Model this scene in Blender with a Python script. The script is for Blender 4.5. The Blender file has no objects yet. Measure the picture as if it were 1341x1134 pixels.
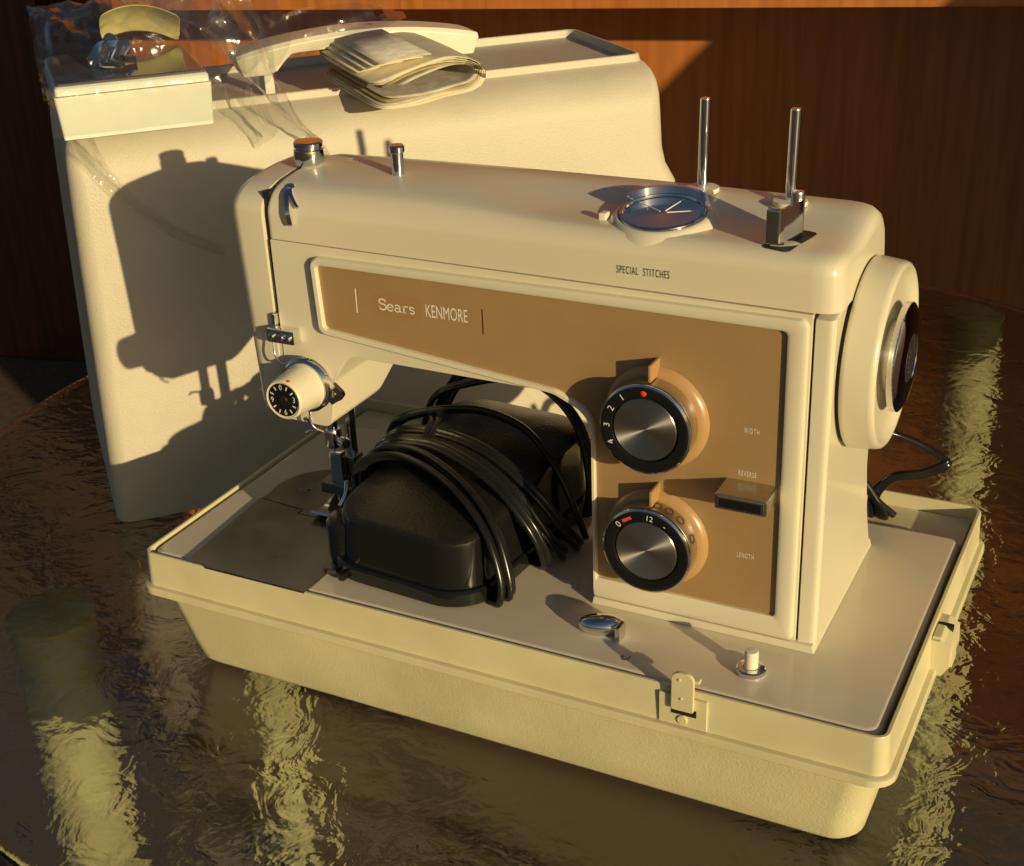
import bpy, bmesh, math, random
from mathutils import Vector, Matrix, noise
random.seed(7)
SC = bpy.context.scene
COL = SC.collection
R = math.radians
PI = math.pi

# ------------------------------------------------------------------ camera
cam_d = bpy.data.cameras.new('camera'); cam = bpy.data.objects.new('camera', cam_d); COL.objects.link(cam)
SC.camera = cam
cam_d.sensor_fit = 'HORIZONTAL'; cam_d.sensor_width = 36.0; cam_d.lens = 36.0*1808.82/1341.0
cam_d.clip_start = 0.01; cam_d.clip_end = 300
CR = Vector((0.89131101, 0.451575, -0.04055489)); CU = Vector((-0.1614643, 0.39972896, 0.90230042)); CF = Vector((-0.42366728, 0.79768213, -0.42919606))
cam.matrix_world = Matrix(((CR.x, CU.x, -CF.x, 0.49825677), (CR.y, CU.y, -CF.y, -0.50038826), (CR.z, CU.z, -CF.z, 0.38411491), (0, 0, 0, 1)))

# ------------------------------------------------------------------ light
SUN_AZ, SUN_EL = -28.6, 12.0          # azimuth from +X, elevation
sd = Vector((math.cos(R(SUN_AZ))*math.cos(R(SUN_EL)), math.sin(R(SUN_AZ))*math.cos(R(SUN_EL)), math.sin(R(SUN_EL))))
W = bpy.data.worlds.new('World'); SC.world = W; W.use_nodes = True
nt = W.node_tree; bgn = nt.nodes['Background']
sky = nt.nodes.new('ShaderNodeTexSky'); sky.sky_type = 'NISHITA'; sky.sun_disc = False
sky.sun_elevation = R(SUN_EL); sky.sun_rotation = math.atan2(sd.x, sd.y); sky.altitude = 200
sky.air_density = 1.0; sky.dust_density = 1.5; sky.ozone_density = 1.0
nt.links.new(sky.outputs[0], bgn.inputs[0]); bgn.inputs[1].default_value = 0.05
sun_d = bpy.data.lights.new('sun', 'SUN'); sun = bpy.data.objects.new('sun', sun_d); COL.objects.link(sun)
sun_d.energy = 4.4; sun_d.angle = R(0.6); sun_d.color = (1.0, 0.80, 0.46)
sun.rotation_euler = sd.to_track_quat('Z', 'Y').to_euler(); sun.location = (3, -2, 2)
vs = SC.view_settings; vs.view_transform = 'Standard'; vs.look = 'None'; vs.gamma = 1.0; vs.exposure = -0.05; vs.use_curve_mapping = False

# ------------------------------------------------------------------ materials
def mat(name, col, rough=0.4, metal=0.0, bump=None, var=None, coat=0.0, spec=0.5, aniso=0.0, tangent=None, col2=None, rvar=0.0, det=6):
    m = bpy.data.materials.new(name); m.use_nodes = True
    n = m.node_tree.nodes; l = m.node_tree.links; b = n['Principled BSDF']
    b.inputs['Base Color'].default_value = (*col, 1); b.inputs['Roughness'].default_value = rough
    b.inputs['Metallic'].default_value = metal; b.inputs['Coat Weight'].default_value = coat; b.inputs['Coat Roughness'].default_value = 0.06
    b.inputs['Specular IOR Level'].default_value = spec
    tc = n.new('ShaderNodeTexCoord')
    if var or col2 or rvar:
        sc, amt = var if var else (30, 0.0)
        t = n.new('ShaderNodeTexNoise'); t.inputs['Scale'].default_value = sc; t.inputs['Detail'].default_value = det; t.inputs['Roughness'].default_value = 0.55
        l.new(tc.outputs['Object'], t.inputs['Vector'])
        rp = n.new('ShaderNodeValToRGB'); rp.color_ramp.elements[0].position = 0.36; rp.color_ramp.elements[1].position = 0.66
        c2 = col2 if col2 else tuple(max(0, c*(1-amt)) for c in col)
        rp.color_ramp.elements[0].color = (*c2, 1); rp.color_ramp.elements[1].color = (*col, 1)
        l.new(t.outputs['Fac'], rp.inputs['Fac'])
        if var or col2: l.new(rp.outputs['Color'], b.inputs['Base Color'])
        if rvar:
            mr = n.new('ShaderNodeMapRange'); mr.inputs[1].default_value = 0.3; mr.inputs[2].default_value = 0.7
            mr.inputs[3].default_value = max(0.02, rough-rvar); mr.inputs[4].default_value = rough+rvar
            l.new(t.outputs['Fac'], mr.inputs[0]); l.new(mr.outputs[0], b.inputs['Roughness'])
    if bump:
        sc, st, di = bump
        t2 = n.new('ShaderNodeTexNoise'); t2.inputs['Scale'].default_value = sc; t2.inputs['Detail'].default_value = 3
        l.new(tc.outputs['Object'], t2.inputs['Vector'])
        bp = n.new('ShaderNodeBump'); bp.inputs['Strength'].default_value = st; bp.inputs['Distance'].default_value = di
        l.new(t2.outputs['Fac'], bp.inputs['Height']); l.new(bp.outputs[0], b.inputs['Normal'])
    if aniso:
        b.inputs['Anisotropic'].default_value = aniso; b.inputs['Anisotropic Rotation'].default_value = 0.25
        tg = n.new('ShaderNodeTangent'); tg.direction_type = 'RADIAL'; tg.axis = tangent
        l.new(tg.outputs[0], b.inputs['Tangent'])
    return m

M = {}
M['enamel'] = mat('cream_enamel', (0.71, 0.65, 0.485), 0.28, var=(7, 0.06), coat=0.35, det=2)
M['bed'] = mat('pale_grey_enamel', (0.68, 0.61, 0.455), 0.26, var=(12, 0.07), coat=0.4, det=2)
M['plastic'] = mat('beige_grained_plastic', (0.575, 0.52, 0.395), 0.5, var=(11, 0.14), bump=(750, 0.5, 0.0006), rvar=0.08)
M['plastic2'] = mat('olive_beige_plastic', (0.68, 0.62, 0.36), 0.47, var=(16, 0.16), bump=(800, 0.45, 0.0005), rvar=0.08)
M['plastic2s'] = mat('olive_beige_smooth_plastic', (0.68, 0.615, 0.37), 0.36, var=(22, 0.12), rvar=0.08)
M['ivory'] = mat('ivory_plastic', (0.82, 0.77, 0.62), 0.32, var=(30, 0.06), coat=0.2)
M['tan'] = mat('tan_panel', (0.35, 0.22, 0.098), 0.42, var=(40, 0.07), rvar=0.06)
M['tanb'] = mat('tan_boss', (0.41, 0.25, 0.105), 0.3, coat=0.3)
M['chrome'] = mat('chrome', (0.80, 0.80, 0.80), 0.09, 1.0, rvar=0.04, var=(60, 0.08))
M['satin'] = mat('satin_metal', (0.60, 0.57, 0.50), 0.3, 1.0, var=(80, 0.1))
M['steel'] = mat('dull_steel', (0.30, 0.285, 0.255), 0.33, 1.0, var=(25, 0.25), rvar=0.1)
M['brush'] = mat('spun_metal', (0.62, 0.61, 0.60), 0.34, 1.0, aniso=0.93, tangent='Y')
M['mirror'] = mat('mirror_dial', (0.62, 0.64, 0.68), 0.1, 1.0, var=(90, 0.15))
M['black'] = mat('black_gloss', (0.010, 0.010, 0.010), 0.12, coat=0.3)
M['blackt'] = mat('black_crackle', (0.014, 0.0125, 0.011), 0.38, bump=(650, 0.6, 0.0006), var=(300, 0.4))
M['cord'] = mat('black_cord', (0.014, 0.014, 0.014), 0.24, var=(80, 0.3))
M['dark'] = mat('dark_recess', (0.015, 0.013, 0.011), 0.6)  # near-black colour stands in for the shade inside gaps and slots
M['white'] = mat('white_print', (0.78, 0.75, 0.66), 0.5)
M['rust'] = mat('rust_print', (0.345, 0.192, 0.082), 0.45)
M['brownp'] = mat('dark_print', (0.05, 0.03, 0.018), 0.5)
M['red'] = mat('red_mark', (0.72, 0.08, 0.02), 0.4)
M['boxw'] = mat('pale_green_white', (0.74, 0.77, 0.66), 0.35, var=(25, 0.05), coat=0.2)
M['lidb'] = mat('smoked_lid', (0.16, 0.125, 0.10), 0.14, coat=0.5, var=(40, 0.3))
M['paper'] = mat('aged_paper', (0.72, 0.63, 0.42), 0.75, var=(40, 0.14), bump=(300, 0.1, 0.0003))
M['paperg'] = mat('grey_page', (0.60, 0.555, 0.455), 0.7, var=(120, 0.3))
M['paperd'] = mat('olive_page', (0.42, 0.33, 0.13), 0.75, var=(60, 0.25))
M['yellow'] = mat('yellow_paper', (0.80, 0.71, 0.30), 0.7, var=(30, 0.1))
M['glint'] = mat('glint_metal', (0.55, 0.43, 0.20), 0.28, 1.0)  # brassy colour stands in for a reflection of the sunlit lid
M['legs'] = mat('pale_painted_legs', (0.285, 0.26, 0.125), 0.55, var=(14, 0.5))

def wood_mat(name, c1, c2, rough=0.38):
    m = bpy.data.materials.new(name); m.use_nodes = True
    n = m.node_tree.nodes; l = m.node_tree.links; b = n['Principled BSDF']
    tc = n.new('ShaderNodeTexCoord'); mp = n.new('ShaderNodeMapping'); mp.inputs['Scale'].default_value = (26, 26, 1.6)
    l.new(tc.outputs['Object'], mp.inputs[0])
    t = n.new('ShaderNodeTexNoise'); t.inputs['Scale'].default_value = 3.0; t.inputs['Detail'].default_value = 9; t.inputs['Distortion'].default_value = 0.6
    l.new(mp.outputs[0], t.inputs['Vector'])
    rp = n.new('ShaderNodeValToRGB'); rp.color_ramp.elements[0].position = 0.32; rp.color_ramp.elements[1].position = 0.7
    rp.color_ramp.elements[0].color = (*c2, 1); rp.color_ramp.elements[1].color = (*c1, 1)
    l.new(t.outputs['Fac'], rp.inputs['Fac']); l.new(rp.outputs[0], b.inputs['Base Color'])
    b.inputs['Roughness'].default_value = rough
    bp = n.new('ShaderNodeBump'); bp.inputs['Strength'].default_value = 0.15; bp.inputs['Distance'].default_value = 0.002
    l.new(t.outputs['Fac'], bp.inputs['Height']); l.new(bp.outputs[0], b.inputs['Normal'])
    return m
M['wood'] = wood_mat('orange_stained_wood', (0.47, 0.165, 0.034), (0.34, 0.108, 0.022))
M['woodd'] = wood_mat('shade_dark_wood', (0.075, 0.022, 0.012), (0.035, 0.011, 0.006))  # darker copy of the orange wood, with shade put into the colour
M['deck'] = wood_mat('weathered_deck', (0.13, 0.09, 0.052), (0.075, 0.052, 0.03), 0.7)

def glass_table_mat():
    m = bpy.data.materials.new('rippled_glass'); m.use_nodes = True
    n = m.node_tree.nodes; l = m.node_tree.links; b = n['Principled BSDF']
    b.inputs['Base Color'].default_value = (0.80, 0.86, 0.80, 1); b.inputs['Roughness'].default_value = 0.045
    b.inputs['Transmission Weight'].default_value = 1.0; b.inputs['IOR'].default_value = 1.40
    tc = n.new('ShaderNodeTexCoord')
    t1 = n.new('ShaderNodeTexNoise'); t1.inputs['Scale'].default_value = 38; t1.inputs['Detail'].default_value = 3; t1.inputs['Distortion'].default_value = 1.2
    t2 = n.new('ShaderNodeTexNoise'); t2.inputs['Scale'].default_value = 120; t2.inputs['Detail'].default_value = 3
    l.new(tc.outputs['Object'], t1.inputs['Vector']); l.new(tc.outputs['Object'], t2.inputs['Vector'])
    b1 = n.new('ShaderNodeBump'); b1.inputs['Strength'].default_value = 1.0; b1.inputs['Distance'].default_value = 0.0008
    b2 = n.new('ShaderNodeBump'); b2.inputs['Strength'].default_value = 1.0; b2.inputs['Distance'].default_value = 0.00018
    l.new(t1.outputs['Fac'], b1.inputs['Height']); l.new(t2.outputs['Fac'], b2.inputs['Height']); l.new(b1.outputs[0], b2.inputs['Normal'])
    l.new(b2.outputs[0], b.inputs['Normal'])
    return m
M['glass'] = glass_table_mat()

def bag_mat():
    m = bpy.data.materials.new('clear_plastic_film'); m.use_nodes = True
    n = m.node_tree.nodes; l = m.node_tree.links
    for x in list(n): n.remove(x)
    out = n.new('ShaderNodeOutputMaterial'); tr = n.new('ShaderNodeBsdfTransparent'); gl = n.new('ShaderNodeBsdfGlossy'); df = n.new('ShaderNodeBsdfTranslucent')
    tr.inputs[0].default_value = (0.95, 0.95, 0.93, 1); gl.inputs['Roughness'].default_value = 0.13; gl.inputs[0].default_value = (0.95, 0.95, 0.95, 1)
    df.inputs[0].default_value = (0.8, 0.8, 0.75, 1)
    lw = n.new('ShaderNodeLayerWeight'); lw.inputs[0].default_value = 0.22
    fr = n.new('ShaderNodeMath'); fr.operation = 'MULTIPLY_ADD'; fr.inputs[1].default_value = 0.65; fr.inputs[2].default_value = 0.045
    l.new(lw.outputs['Facing'], fr.inputs[0])
    mx = n.new('ShaderNodeMixShader'); m2 = n.new('ShaderNodeMixShader'); m2.inputs[0].default_value = 0.03
    tc = n.new('ShaderNodeTexCoord'); t = n.new('ShaderNodeTexNoise'); t.inputs['Scale'].default_value = 60; t.inputs['Detail'].default_value = 3
    l.new(tc.outputs['Object'], t.inputs['Vector'])
    bp = n.new('ShaderNodeBump'); bp.inputs['Strength'].default_value = 0.6; bp.inputs['Distance'].default_value = 0.002
    l.new(t.outputs['Fac'], bp.inputs['Height']); l.new(bp.outputs[0], gl.inputs['Normal'])
    l.new(tr.outputs[0], m2.inputs[1]); l.new(df.outputs[0], m2.inputs[2])
    l.new(fr.outputs[0], mx.inputs[0]); l.new(m2.outputs[0], mx.inputs[1]); l.new(gl.outputs[0], mx.inputs[2]); l.new(mx.outputs[0], out.inputs[0])
    return m
M['film'] = bag_mat()

# ------------------------------------------------------------------ helpers (all shape coordinates in millimetres)
OFF = [Vector((0, 0, 0))]            # world offset (mm) of the thing being built
def tag(o, label, cat, group=None):
    o['label'] = label; o['category'] = cat
    if group: o['group'] = group
    return o
def thing(name, label, cat, loc=(0, 0, 0), rz=0, group=None):
    o = bpy.data.objects.new(name, None); COL.objects.link(o); o.empty_display_size = 0.02
    o.location = Vector(loc)*0.001; o.rotation_euler = (0, 0, rz)
    return tag(o, label, cat, group)
def mk(name, verts, faces, m, parent=None, smooth=35, bevel=0, seg=2, solid=0, sub=0):
    me = bpy.data.meshes.new(name)
    o_ = OFF[0]
    me.from_pydata([((v[0]-o_.x)*0.001, (v[1]-o_.y)*0.001, (v[2]-o_.z)*0.001) for v in verts], [], faces)
    bm = bmesh.new(); bm.from_mesh(me); bmesh.ops.recalc_face_normals(bm, faces=bm.faces)
    if bevel:
        es = [e for e in bm.edges if len(e.link_faces) == 2 and e.calc_face_angle(0) > R(28)]
        bmesh.ops.bevel(bm, geom=es, offset=bevel*0.001, segments=seg, affect='EDGES', profile=0.5, clamp_overlap=True)
    bm.to_mesh(me); bm.free()
    if smooth:
        me.shade_smooth(); me.set_sharp_from_angle(angle=R(smooth))
    me.materials.append(M[m] if isinstance(m, str) else m)
    o = bpy.data.objects.new(name, me); COL.objects.link(o)
    if parent: o.parent = parent
    if solid:
        md = o.modifiers.new('thickness', 'SOLIDIFY'); md.thickness = solid*0.001; md.offset = 0
    if smooth and not sub and not solid:
        md = o.modifiers.new('even_normals', 'WEIGHTED_NORMAL'); md.keep_sharp = True; md.weight = 60
    if sub:
        md = o.modifiers.new('smooth', 'SUBSURF'); md.levels = sub; md.render_levels = sub
    return o
def box(name, x0, x1, y0, y1, z0, z1, m, parent=None, bevel=0.6, seg=2):
    v = [(x, y, z) for z in (z0, z1) for y in (y0, y1) for x in (x0, x1)]
    f = [(0, 2, 3, 1), (4, 5, 7, 6), (0, 1, 5, 4), (2, 6, 7, 3), (0, 4, 6, 2), (1, 3, 7, 5)]
    return mk(name, v, f, m, parent, bevel=bevel, seg=seg)
def frame_of(ax):
    ax = Vector(ax).normalized(); up = Vector((0, 0, 1)) if abs(ax.z) < 0.9 else Vector((0, 1, 0))
    a = up.cross(ax).normalized(); b = ax.cross(a)
    return ax, a, b
def lathe_geo(prof, c, ax, seg=48, knurl=None, ring=False):
    ax, a, b = frame_of(ax); c = Vector(c); v = []; f = []
    for i, (r, h) in enumerate(prof):
        for k in range(seg):
            t = 2*PI*k/seg; rr = r
            if knurl and i in knurl: rr = r + (0.35 if k % 2 else -0.0)
            v.append(c + ax*h + (a*math.cos(t)+b*math.sin(t))*rr)
    n = len(prof)
    for i in range(n-1):
        for k in range(seg):
            f.append((i*seg+k, i*seg+(k+1) % seg, (i+1)*seg+(k+1) % seg, (i+1)*seg+k))
    if ring:
        for k in range(seg): f.append(((n-1)*seg+k, (n-1)*seg+(k+1) % seg, (k+1) % seg, k))
    else:
        f.append(tuple(range(seg))[::-1]); f.append(tuple((n-1)*seg+k for k in range(seg)))
    return v, f
def lathe(name, prof, c, ax, m, parent=None, seg=48, smooth=35, knurl=None, ring=False):
    v, f = lathe_geo(prof, c, ax, seg, knurl, ring)
    return mk(name, v, f, m, parent, smooth)
def catmull(P, n=8):
    P = [Vector(p) for p in P]; Q = [P[0]*2-P[1]]+P+[P[-1]*2-P[-2]]; o = []
    for i in range(1, len(Q)-2):
        for k in range(n):
            t = k/n; a, b, c, d = Q[i-1:i+3]
            o.append(0.5*((2*b)+(c-a)*t+(2*a-5*b+4*c-d)*t*t+(3*b-a-3*c+d)*t**3))
    o.append(P[-1]); return o
def sweep_geo(P, sect, up=Vector((0, 0, 1)), scale=None):
    P = [Vector(p) for p in P]; v = []; f = []; n = len(sect); pa = None
    for i, p in enumerate(P):
        t = (P[min(i+1, len(P)-1)]-P[max(i-1, 0)]).normalized()
        if pa is None:
            pa = up.cross(t)
            if pa.length < 1e-3: pa = Vector((1, 0, 0)).cross(t)
        pa = (pa - t*pa.dot(t)).normalized(); pb = t.cross(pa); s = scale[i] if scale else 1
        for (x, y) in sect: v.append(p+pa*x*s+pb*y*s)
    for i in range(len(P)-1):
        for k in range(n): f.append((i*n+k, i*n+(k+1) % n, (i+1)*n+(k+1) % n, (i+1)*n+k))
    f.append(tuple(range(n))[::-1]); f.append(tuple((len(P)-1)*n+k for k in range(n)))
    return v, f
def circ(r, n=10): return [(r*math.cos(2*PI*k/n), r*math.sin(2*PI*k/n)) for k in range(n)]
TWIN = [(x*1.2, y*1.25) for x, y in [(-3.0, 0), (-2.6, 1.0), (-1.6, 1.5), (-0.7, 1.1), (0, 0.55), (0.7, 1.1), (1.6, 1.5), (2.6, 1.0), (3.0, 0), (2.6, -1.0), (1.6, -1.5), (0.7, -1.1), (0, -0.55), (-0.7, -1.1), (-1.6, -1.5), (-2.6, -1.0)]]
def tube(name, P, sect, m, parent=None, n=8, smooth=60, up=Vector((0, 0, 1)), curve=True):
    if isinstance(sect, (int, float)): sect = circ(sect)
    v, f = sweep_geo(catmull(P, n) if curve else P, sect, up)
    return mk(name, v, f, m, parent, smooth)
def rrect(x0, x1, y0, y1, r, seg=6):
    o = []
    for (cx, cy, a0) in ((x1-r, y0+r, -90), (x1-r, y1-r, 0), (x0+r, y1-r, 90), (x0+r, y0+r, 180)):
        for k in range(seg+1):
            t = R(a0+90*k/seg); o.append((cx+r*math.cos(t), cy+r*math.sin(t)))
    return o
def loft_geo(rings, cap0=True, cap1=True):
    n = len(rings[0]); v = [p for r in rings for p in r]; f = []
    for i in range(len(rings)-1):
        for k in range(n): f.append((i*n+k, i*n+(k+1) % n, (i+1)*n+(k+1) % n, (i+1)*n+k))
    if cap0: f.append(tuple(range(n))[::-1])
    if cap1: f.append(tuple((len(rings)-1)*n+k for k in range(n)))
    return v, f
def loft(name, rings, m, parent=None, smooth=35, cap0=True, cap1=True, bevel=0):
    v, f = loft_geo(rings, cap0, cap1); return mk(name, v, f, m, parent, smooth, bevel=bevel)
def round_poly(P, rad, seg=6):
    o = []; n = len(P)
    for i in range(n):
        p = Vector(P[i]).to_2d(); a = Vector(P[i-1]).to_2d(); b = Vector(P[(i+1) % n]).to_2d()
        r = rad[i] if isinstance(rad, (list, tuple)) else rad
        d0 = (a-p).normalized(); d1 = (b-p).normalized(); ang = d0.angle(d1)
        if r <= 0.01: r = 0.01
        L = min(r/math.tan(ang/2), 0.49*(a-p).length, 0.49*(b-p).length); rr = L*math.tan(ang/2)
        c = p+(d0+d1).normalized()*(rr/math.sin(ang/2)); s = p+d0*L-c; e = p+d1*L-c
        a0 = math.atan2(s.y, s.x); da = math.atan2(e.y, e.x)-a0
        while da > PI: da -= 2*PI
        while da < -PI: da += 2*PI
        for k in range(seg+1):
            t = a0+da*k/seg; o.append((c.x+rr*math.cos(t), c.y+rr*math.sin(t)))
    return o
def prism_y(name, outline, y0, y1, m, parent=None, bevel=0, seg=2, smooth=35):
    """outline in (x,z); y0/y1 constants or functions of (x,z)"""
    n = len(outline); fy0 = y0 if callable(y0) else (lambda x, z: y0); fy1 = y1 if callable(y1) else (lambda x, z: y1)
    v = [(x, fy0(x, z), z) for x, z in outline]+[(x, fy1(x, z), z) for x, z in outline]
    f = [tuple(range(n)), tuple(range(n, 2*n))[::-1]]+[(i, (i+1) % n, n+(i+1) % n, n+i) for i in range(n)]
    return mk(name, v, f, m, parent, smooth, bevel=bevel, seg=seg)
def text(name, s, loc, size, m, parent=None, xs=1.0, ex=(1, 0, 0), ey=(0, 0, 1), align='LEFT', thick=0.08, shear=0.0, sp=1.0):
    cu = bpy.data.curves.new(name, 'FONT'); cu.body = s; cu.size = 1.0; cu.align_x = align; cu.align_y = 'CENTER'; cu.resolution_u = 3; cu.shear = shear; cu.space_character = sp
    ob = bpy.data.objects.new('tmp', cu); COL.objects.link(ob)
    bpy.context.view_layer.update()
    me0 = bpy.data.meshes.new_from_object(ob.evaluated_get(bpy.context.evaluated_depsgraph_get()))
    ex = Vector(ex).normalized(); ey = Vector(ey).normalized(); nz = ex.cross(ey); L = Vector(loc)
    v = [L+ex*(p.co.x*size*xs)+ey*(p.co.y*size)+nz*thick for p in me0.vertices]; f = [tuple(p.vertices) for p in me0.polygons]
    bpy.data.objects.remove(ob); bpy.data.meshes.remove(me0); bpy.data.curves.remove(cu)
    return mk(name, v, f, m, parent, 0)
def ribbon(strokes, width, loc, ex, ey, nz, thick):
    """flat strokes: list of (polyline, width factor)"""
    v = []; f = []; L = Vector(loc)
    for P, wf in strokes:
        P = [Vector((a, b)) for a, b in P]; b0 = len(v)
        for i, p in enumerate(P):
            t = (P[min(i+1, len(P)-1)]-P[max(i-1, 0)]).normalized(); nn = Vector((-t.y, t.x))*width*wf*0.5
            for s in (1, -1):
                q = p+nn*s; v.append(L+ex*q.x+ey*q.y+nz*thick)
            if i: f.append((b0+2*i-2, b0+2*i-1, b0+2*i+1, b0+2*i))
    return v, f
def arc(cx, cy, rx, ry, a0, a1, n=10): return [(cx+rx*math.cos(R(a0+(a1-a0)*k/n)), cy+ry*math.sin(R(a0+(a1-a0)*k/n))) for k in range(n+1)]
def struct(o): o['kind'] = 'structure'; return o
def nz3(p, s, seed=0.0): return noise.noise(Vector((p[0]*s+seed, p[1]*s+seed*1.7, p[2]*s-seed)))

# ================================================================== setting
TZ = -78.0                                   # table top
WD = Vector((math.cos(R(13)), math.sin(R(13)), 0)); WN = Vector((math.sin(R(13)), -math.cos(R(13)), 0)); WP = Vector((-254.7, 1251.0, 0))
def wall_pt(s, d, z): return WP+WD*s+WN*d+Vector((0, 0, z))
def wall_box(name, s0, s1, d0, d1, z0, z1, m, parent=None, bevel=1.5):
    v = [wall_pt(s, d, z) for z in (z0, z1) for d in (d0, d1) for s in (s0, s1)]
    f = [(0, 2, 3, 1), (4, 5, 7, 6), (0, 1, 5, 4), (2, 6, 7, 3), (0, 4, 6, 2), (1, 3, 7, 5)]
    return mk(name, v, f, m, parent, bevel=bevel)
FZ = -800.0
floor = struct(mk('floor', [(-9000, -9000, FZ), (9000, -9000, FZ), (9000, 9000, FZ), (-9000, 9000, FZ)], [(0, 1, 2, 3)], 'deck', smooth=0))
wall = struct(wall_box('wood_wall', -755, 2600, -60, 0, FZ, 950, 'wood', bevel=0))
ledge = wall_box('ledge', -592, 2200, 0.5, 250, 137, 172, 'wood', wall, bevel=2)
struct(wall_box('back_wall', -2400, -500, -860, -800, FZ, 1500, 'woodd', bevel=0))  # dark colour stands in for the unlit gap left of the wall
wall_box('door_post', -1600, -1335, -799, -745, FZ+1, 1490, 'woodd', wall, bevel=3)  # orange wood in shade, the shade put into its dark colour

# an unseen blocker added out of frame on the right, its sloping edge shades the right half of the wood wall
AB = Vector((65, 15, 67))/67.0; A1 = Vector((-121, 1282, 66))+sd*1400
nb = AB.cross(Vector((0.9, 0.44, 0))).normalized()
pl = [A1+AB*(-350), A1+AB*1900, A1+AB*1900+Vector((1800, 700, 0)), A1+AB*(-350)+Vector((3600, 1300, -800)), A1+AB*(-350)+Vector((420, 170, -780))]
pl2 = [p+Vector((-10, 40, 0)) for p in pl]
struct(mk('sun_blocker', pl+pl2, [(0, 1, 2, 3, 4), (9, 8, 7, 6, 5)]+[(i, (i+1) % 5, 5+(i+1) % 5, 5+i) for i in range(5)], 'woodd', smooth=0))

# ------------------------------------------------------------------ glass table
OFF[0] = Vector((136, 329, FZ))
table = thing('glass_table', 'round rippled glass patio table under the sewing machine and its case', 'table', (136, 329, FZ))
TC = (136, 329)
top = lathe('glass_top', [(1, TZ-6), (490, TZ-6), (497, TZ-6), (499.5, TZ-4.5), (500, TZ-2.5), (499, TZ-0.8), (497, TZ), (490, TZ), (1, TZ)], (TC[0], TC[1], 0), (0, 0, 1), 'glass', table, seg=128)
for (x, y) in ((318, 772), (-322, 468), (-120, 24), (590, 220)):
    lathe('leg', [(4, FZ+2), (30, FZ+2), (30, FZ+14), (26, FZ+20), (26, TZ-30), (28, TZ-12), (4, TZ-7)], (x, y, 0), (0, 0, 1), 'legs', table, 36)

# ================================================================== case base
OFF[0] = Vector((204, 108, TZ))
base = thing('machine_tray', 'beige plastic carrying case tray holding the sewing machine', 'case', (204, 108, TZ))
def rr3(x0, x1, y0, y1, r, z): return [(x, y, z) for x, y in rrect(x0, x1, y0, y1, r, 6)]
loft('lower_tray', [rr3(16, 392, 18, 196, 10, TZ+0.3), rr3(11, 397, 13, 203, 14, TZ+1.5), rr3(8.5, 399.5, 10, 206, 15, TZ+5), rr3(6, 402, 6.5, 211, 15, -60), rr3(-0.5, 408.5, -0.5, 221, 14, -24.6)], 'plastic2', base)
loft('flange', [rr3(-4, 412, -4, 225.5, 10, -24.6), rr3(-7.2, 415, -7.2, 228.5, 12, -24.2), rr3(-8, 415.8, -8, 229.3, 12, -23.4), rr3(-8, 415.8, -8, 229.3, 12, -20.2), rr3(-7.2, 415, -7.2, 228.5, 12, -19.4), rr3(-4, 412, -4, 225.5, 10, -19.2)], 'plastic2s', base)
band = loft('rim_band', [rr3(-4.5, 412.5, -4.5, 226, 7, -19.4), rr3(-3.6, 411.6, -3.6, 225.3, 6.5, 0.2), rr3(-3.2, 411.2, -3.2, 224.9, 6.2, 0.8), rr3(-1.9, 409.9, -1.9, 223.6, 5, 0.8), rr3(-1.5, 409.5, -1.5, 223.2, 4.6, 0.3), rr3(-1.3, 409.3, -1.3, 223, 4.6, -14), ], 'plastic2s', base)
box('cord_shelf', 2, 407, 190, 222.6, -15, -7, 'plastic2s', base, 1)
# latch plate let into the front band
def fy(z): return -4.5+0.9*(z+19.4)/19.6
box('latch_plate', 306.5, 330, -5.4, -3.9, -19.0, -2.5, 'plastic2s', base, 0.3)
latch = prism_y('latch', round_poly([(313, -9), (324, -9), (324.3, 12), (313.3, 12)], [1, 1, 4, 4]), -7.6, -5.5, 'plastic2s', base, bevel=0.5)
box('latch_hook', 322.2, 326.5, -6.6, -3.0, 7.0, 9.0, 'plastic2s', latch, 0.5)
box('latch_recess', 312.6, 325, -5.6, -5.2, -12.5, -8.6, 'dark', latch, 0.1)
lathe('rivet', [(0.4, 0), (2.6, 0), (2.6, 0.7), (2.2, 1.0), (0.3, 1.0)], (318.2, -5.2, -15.2), (0, -1, 0), 'plastic2s', base, 24)
lathe('rivet', [(0.3, 0), (0.9, 0), (0.8, 0.5), (0.3, 0.6)], (317.3, -7.5, 8.2), (0, -1, 0), 'plastic2s', latch, 12)
lathe('rivet', [(0.3, 0), (0.8, 0), (0.7, 0.5), (0.3, 0.6)], (318.3, -7.5, -2), (0, -1, 0), 'plastic2s', latch, 12)
# clasp block on the right side
cl = prism_y('side_clasp', round_poly([(411.2, -2.5), (416, -2.5), (421, -6), (421.5, -16), (418, -22), (411.2, -22)], 0.8, 3), 86, 112, 'plastic2s', base, bevel=0.7)
prism_y('clasp_wedge', [(412, -1.2), (416, -1.2), (421.5, -9), (422.5, -17), (417, -17), (412, -10)], 88, 100, 'plastic2s', cl, bevel=0.5)
box('clasp_slot', 411.6, 419.5, 100.5, 104, -8, -2.2, 'dark', cl, 0.3)

# ================================================================== sewing machine
OFF[0] = Vector((204, 95, 0))
mach = thing('sewing_machine', 'cream and tan sewing machine with chrome dials set in its beige tray', 'sewing machine', (204, 95, 0))
# bed
def bedring(i, z, r): return rr3(i, 407-i, i, 186.6-i, r, z)
bed = loft('bed', [bedring(1.5, -14, 5), bedring(0.3, -9, 6), bedring(0, -4, 6), bedring(0.5, -1.6, 6), bedring(1.6, -0.4, 5.5), bedring(3.2, 0, 5)], 'bed', mach)
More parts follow.
